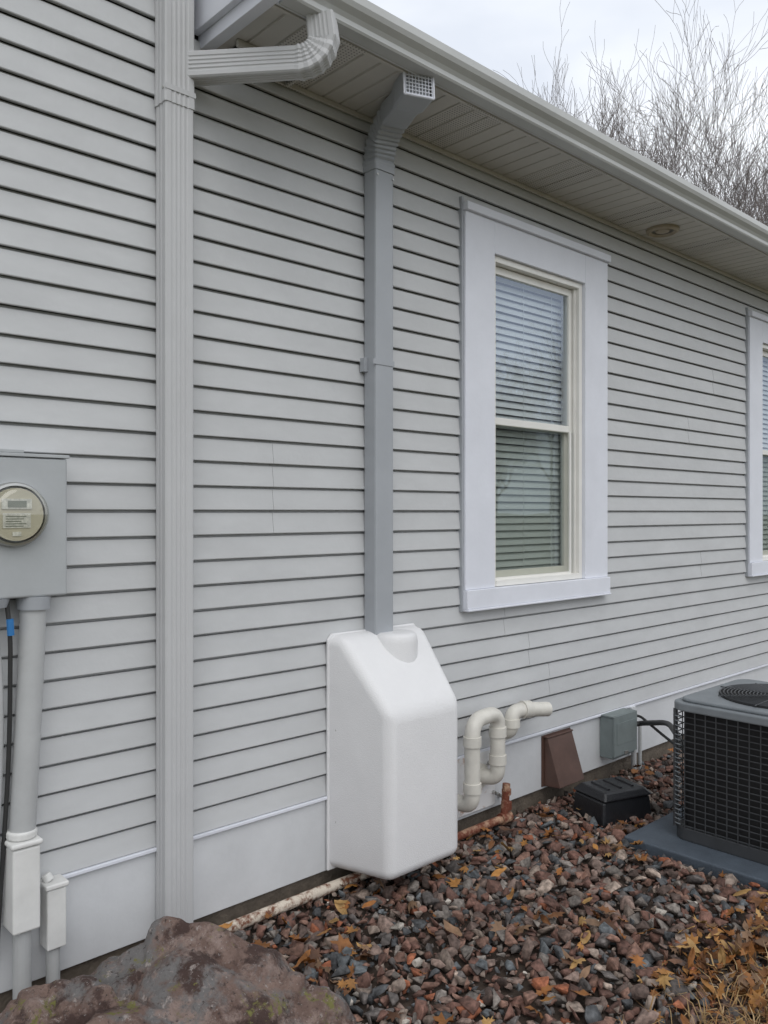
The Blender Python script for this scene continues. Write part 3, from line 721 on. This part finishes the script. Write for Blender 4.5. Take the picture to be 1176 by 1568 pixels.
# ================================================================== TREES
def make_tree(seed,H,spread,nc):
    rd=random.Random(seed); V=[];F=[]; levels=len(nc)
    def tube(pts,rs,n):
        b0=len(V)
        for i,p in enumerate(pts):
            T=(pts[min(i+1,len(pts)-1)]-pts[max(i-1,0)]).normalized(); a=Vector((1,0,0)) if abs(T.x)<.8 else Vector((0,1,0))
            S=T.cross(a).normalized();U=S.cross(T)
            for k in range(n):
                t=2*math.pi*k/n; V.append(tuple(p+(S*math.cos(t)+U*math.sin(t))*rs[i]))
        for i in range(len(pts)-1):
            for k in range(n):
                k2=(k+1)%n; F.append((b0+i*n+k,b0+i*n+k2,b0+(i+1)*n+k2,b0+(i+1)*n+k))
    def grow(p,d,l,r,lev):
        ns=5 if lev<2 else (4 if lev<4 else 3); pts=[p.copy()];rs=[r]; q=p.copy(); dd=d.copy(); 
        for i in range(ns):
            dd=(dd+Vector((rd.gauss(0,.10),rd.gauss(0,.10),rd.gauss(.03,.07)))*(1+.15*lev)).normalized()
            q=q+dd*l/ns; pts.append(q.copy()); rs.append(r*(1-.55*(i+1)/ns))
        tube(pts,[max(x,.0065) for x in rs],6 if lev<2 else (4 if lev<4 else 3))
        if lev>=levels: return
        for c in range(nc[lev]):
            t=rd.uniform(.30,1.0) if lev else rd.uniform(.45,1.0)
            if c==0:t=1.0
            i=min(int(t*ns),ns-1); f=t*ns-i; pp=pts[i].lerp(pts[i+1],f); base=(pts[i+1]-pts[i]).normalized()
            ax=base.cross(Vector((rd.gauss(0,1),rd.gauss(0,1),rd.gauss(0,1)))).normalized()
            ang=rd.uniform(.35,.90)*spread*(0.4 if c==0 else 1)
            nd=Matrix.Rotation(ang,3,ax)@base; nd=(nd+Vector((0,0,.12))).normalized()
            grow(pp,nd,l*rd.uniform(.60,.78),max(r*(1-.55*t)*rd.uniform(.5,.70),.0065),lev+1)
    grow(Vector((0,0,0)),Vector((0,0,1)),H*.34,H*.013,0)
    me=bpy.data.meshes.new('bare_tree'); V_=np.array(V); 
    me.from_pydata(V,[],F); me.materials.append(M_bark); me.update(); zmax=np.percentile(V_[:,2],99.7); print('tree',len(F),zmax); return me,zmax
tA,hA=make_tree(3,17,.95,[7,5,5,4,4,2]); tB,hB=make_tree(5,16,.95,[7,5,4,4,3,2])
def place(me,h0,x,y,H,rot,k=1):
    o=bpy.data.objects.new('bare_tree',me); s=H/h0; o.location=(x,y,G-.1); o.scale=(s*k,s*k,s); o.rotation_euler=(0,0,rot); link(o); return o
place(tA,hA,24.2,12.6,17.3,0.4,.80); place(tA,hA,25.2,9.0,16.0,2.6,.78); place(tB,hB,30,9.0,16.4,3.3,.9)
for (x,y,H,r_) in((44,-22,14,1),(40,-30,13,2.2),(50,-38,16,4),(56,-30,15,.3),(60,-46,17,5),(34,-32,11,3),(38,-24,12,1.4)):
    place(tA if x%4 else tB,hA,x,y,H,r_)

# ================================================================== CAMERA / LIGHT / WORLD
cam=bpy.data.cameras.new('camera'); co=bpy.data.objects.new('camera',cam); scene.collection.objects.link(co)
co.location=(0,-3,1.72); co.rotation_euler=(R(90),0,R(-43)); cam.sensor_fit='VERTICAL'; cam.sensor_height=36; cam.lens=29.16; cam.clip_end=2000; cam.clip_start=.05
scene.camera=co
EL,AZ=R(52),R(205)
sun=bpy.data.lights.new('sun','SUN'); sun.energy=.8; sun.angle=R(50); sun.color=(1,.98,.95)
so=bpy.data.objects.new('sun',sun); scene.collection.objects.link(so)
dirv=Vector((math.sin(AZ)*math.cos(EL),math.cos(AZ)*math.cos(EL),math.sin(EL)))
so.rotation_euler=dirv.to_track_quat('Z','Y').to_euler()
w=bpy.data.worlds.new('World'); scene.world=w; w.use_nodes=True; nt=w.node_tree;N=nt.nodes;L=nt.links
bg=N['Background']; bg.inputs['Strength'].default_value=.13
sky=N.new('ShaderNodeTexSky'); sky.sky_type='NISHITA'; sky.sun_disc=False; sky.sun_elevation=EL; sky.sun_rotation=AZ; sky.dust_density=3; sky.air_density=1
tc=N.new('ShaderNodeTexCoord'); nz=N.new('ShaderNodeTexNoise'); nz.inputs['Scale'].default_value=2.2; nz.inputs['Detail'].default_value=5; nz.inputs['Roughness'].default_value=.5
mp=N.new('ShaderNodeMapping'); mp.inputs['Scale'].default_value=(1,1,2.5); L.new(tc.outputs['Generated'],mp.inputs[0]); L.new(mp.outputs[0],nz.inputs['Vector'])
rp_=N.new('ShaderNodeValToRGB'); e=rp_.color_ramp.elements; e[0].position=.35; e[1].position=.60
e[0].color=(6.9,7.3,8.0,1); e[1].color=(9.3,9.5,9.8,1)
L.new(nz.outputs['Fac'],rp_.inputs['Fac'])
mx=N.new('ShaderNodeMix'); mx.data_type='RGBA'; mx.inputs[0].default_value=.88
L.new(sky.outputs[0],mx.inputs[6]); L.new(rp_.outputs[0],mx.inputs[7]); L.new(mx.outputs[2],bg.inputs['Color'])
scene.view_settings.view_transform='Standard'; scene.view_settings.look='None'; scene.view_settings.exposure=0
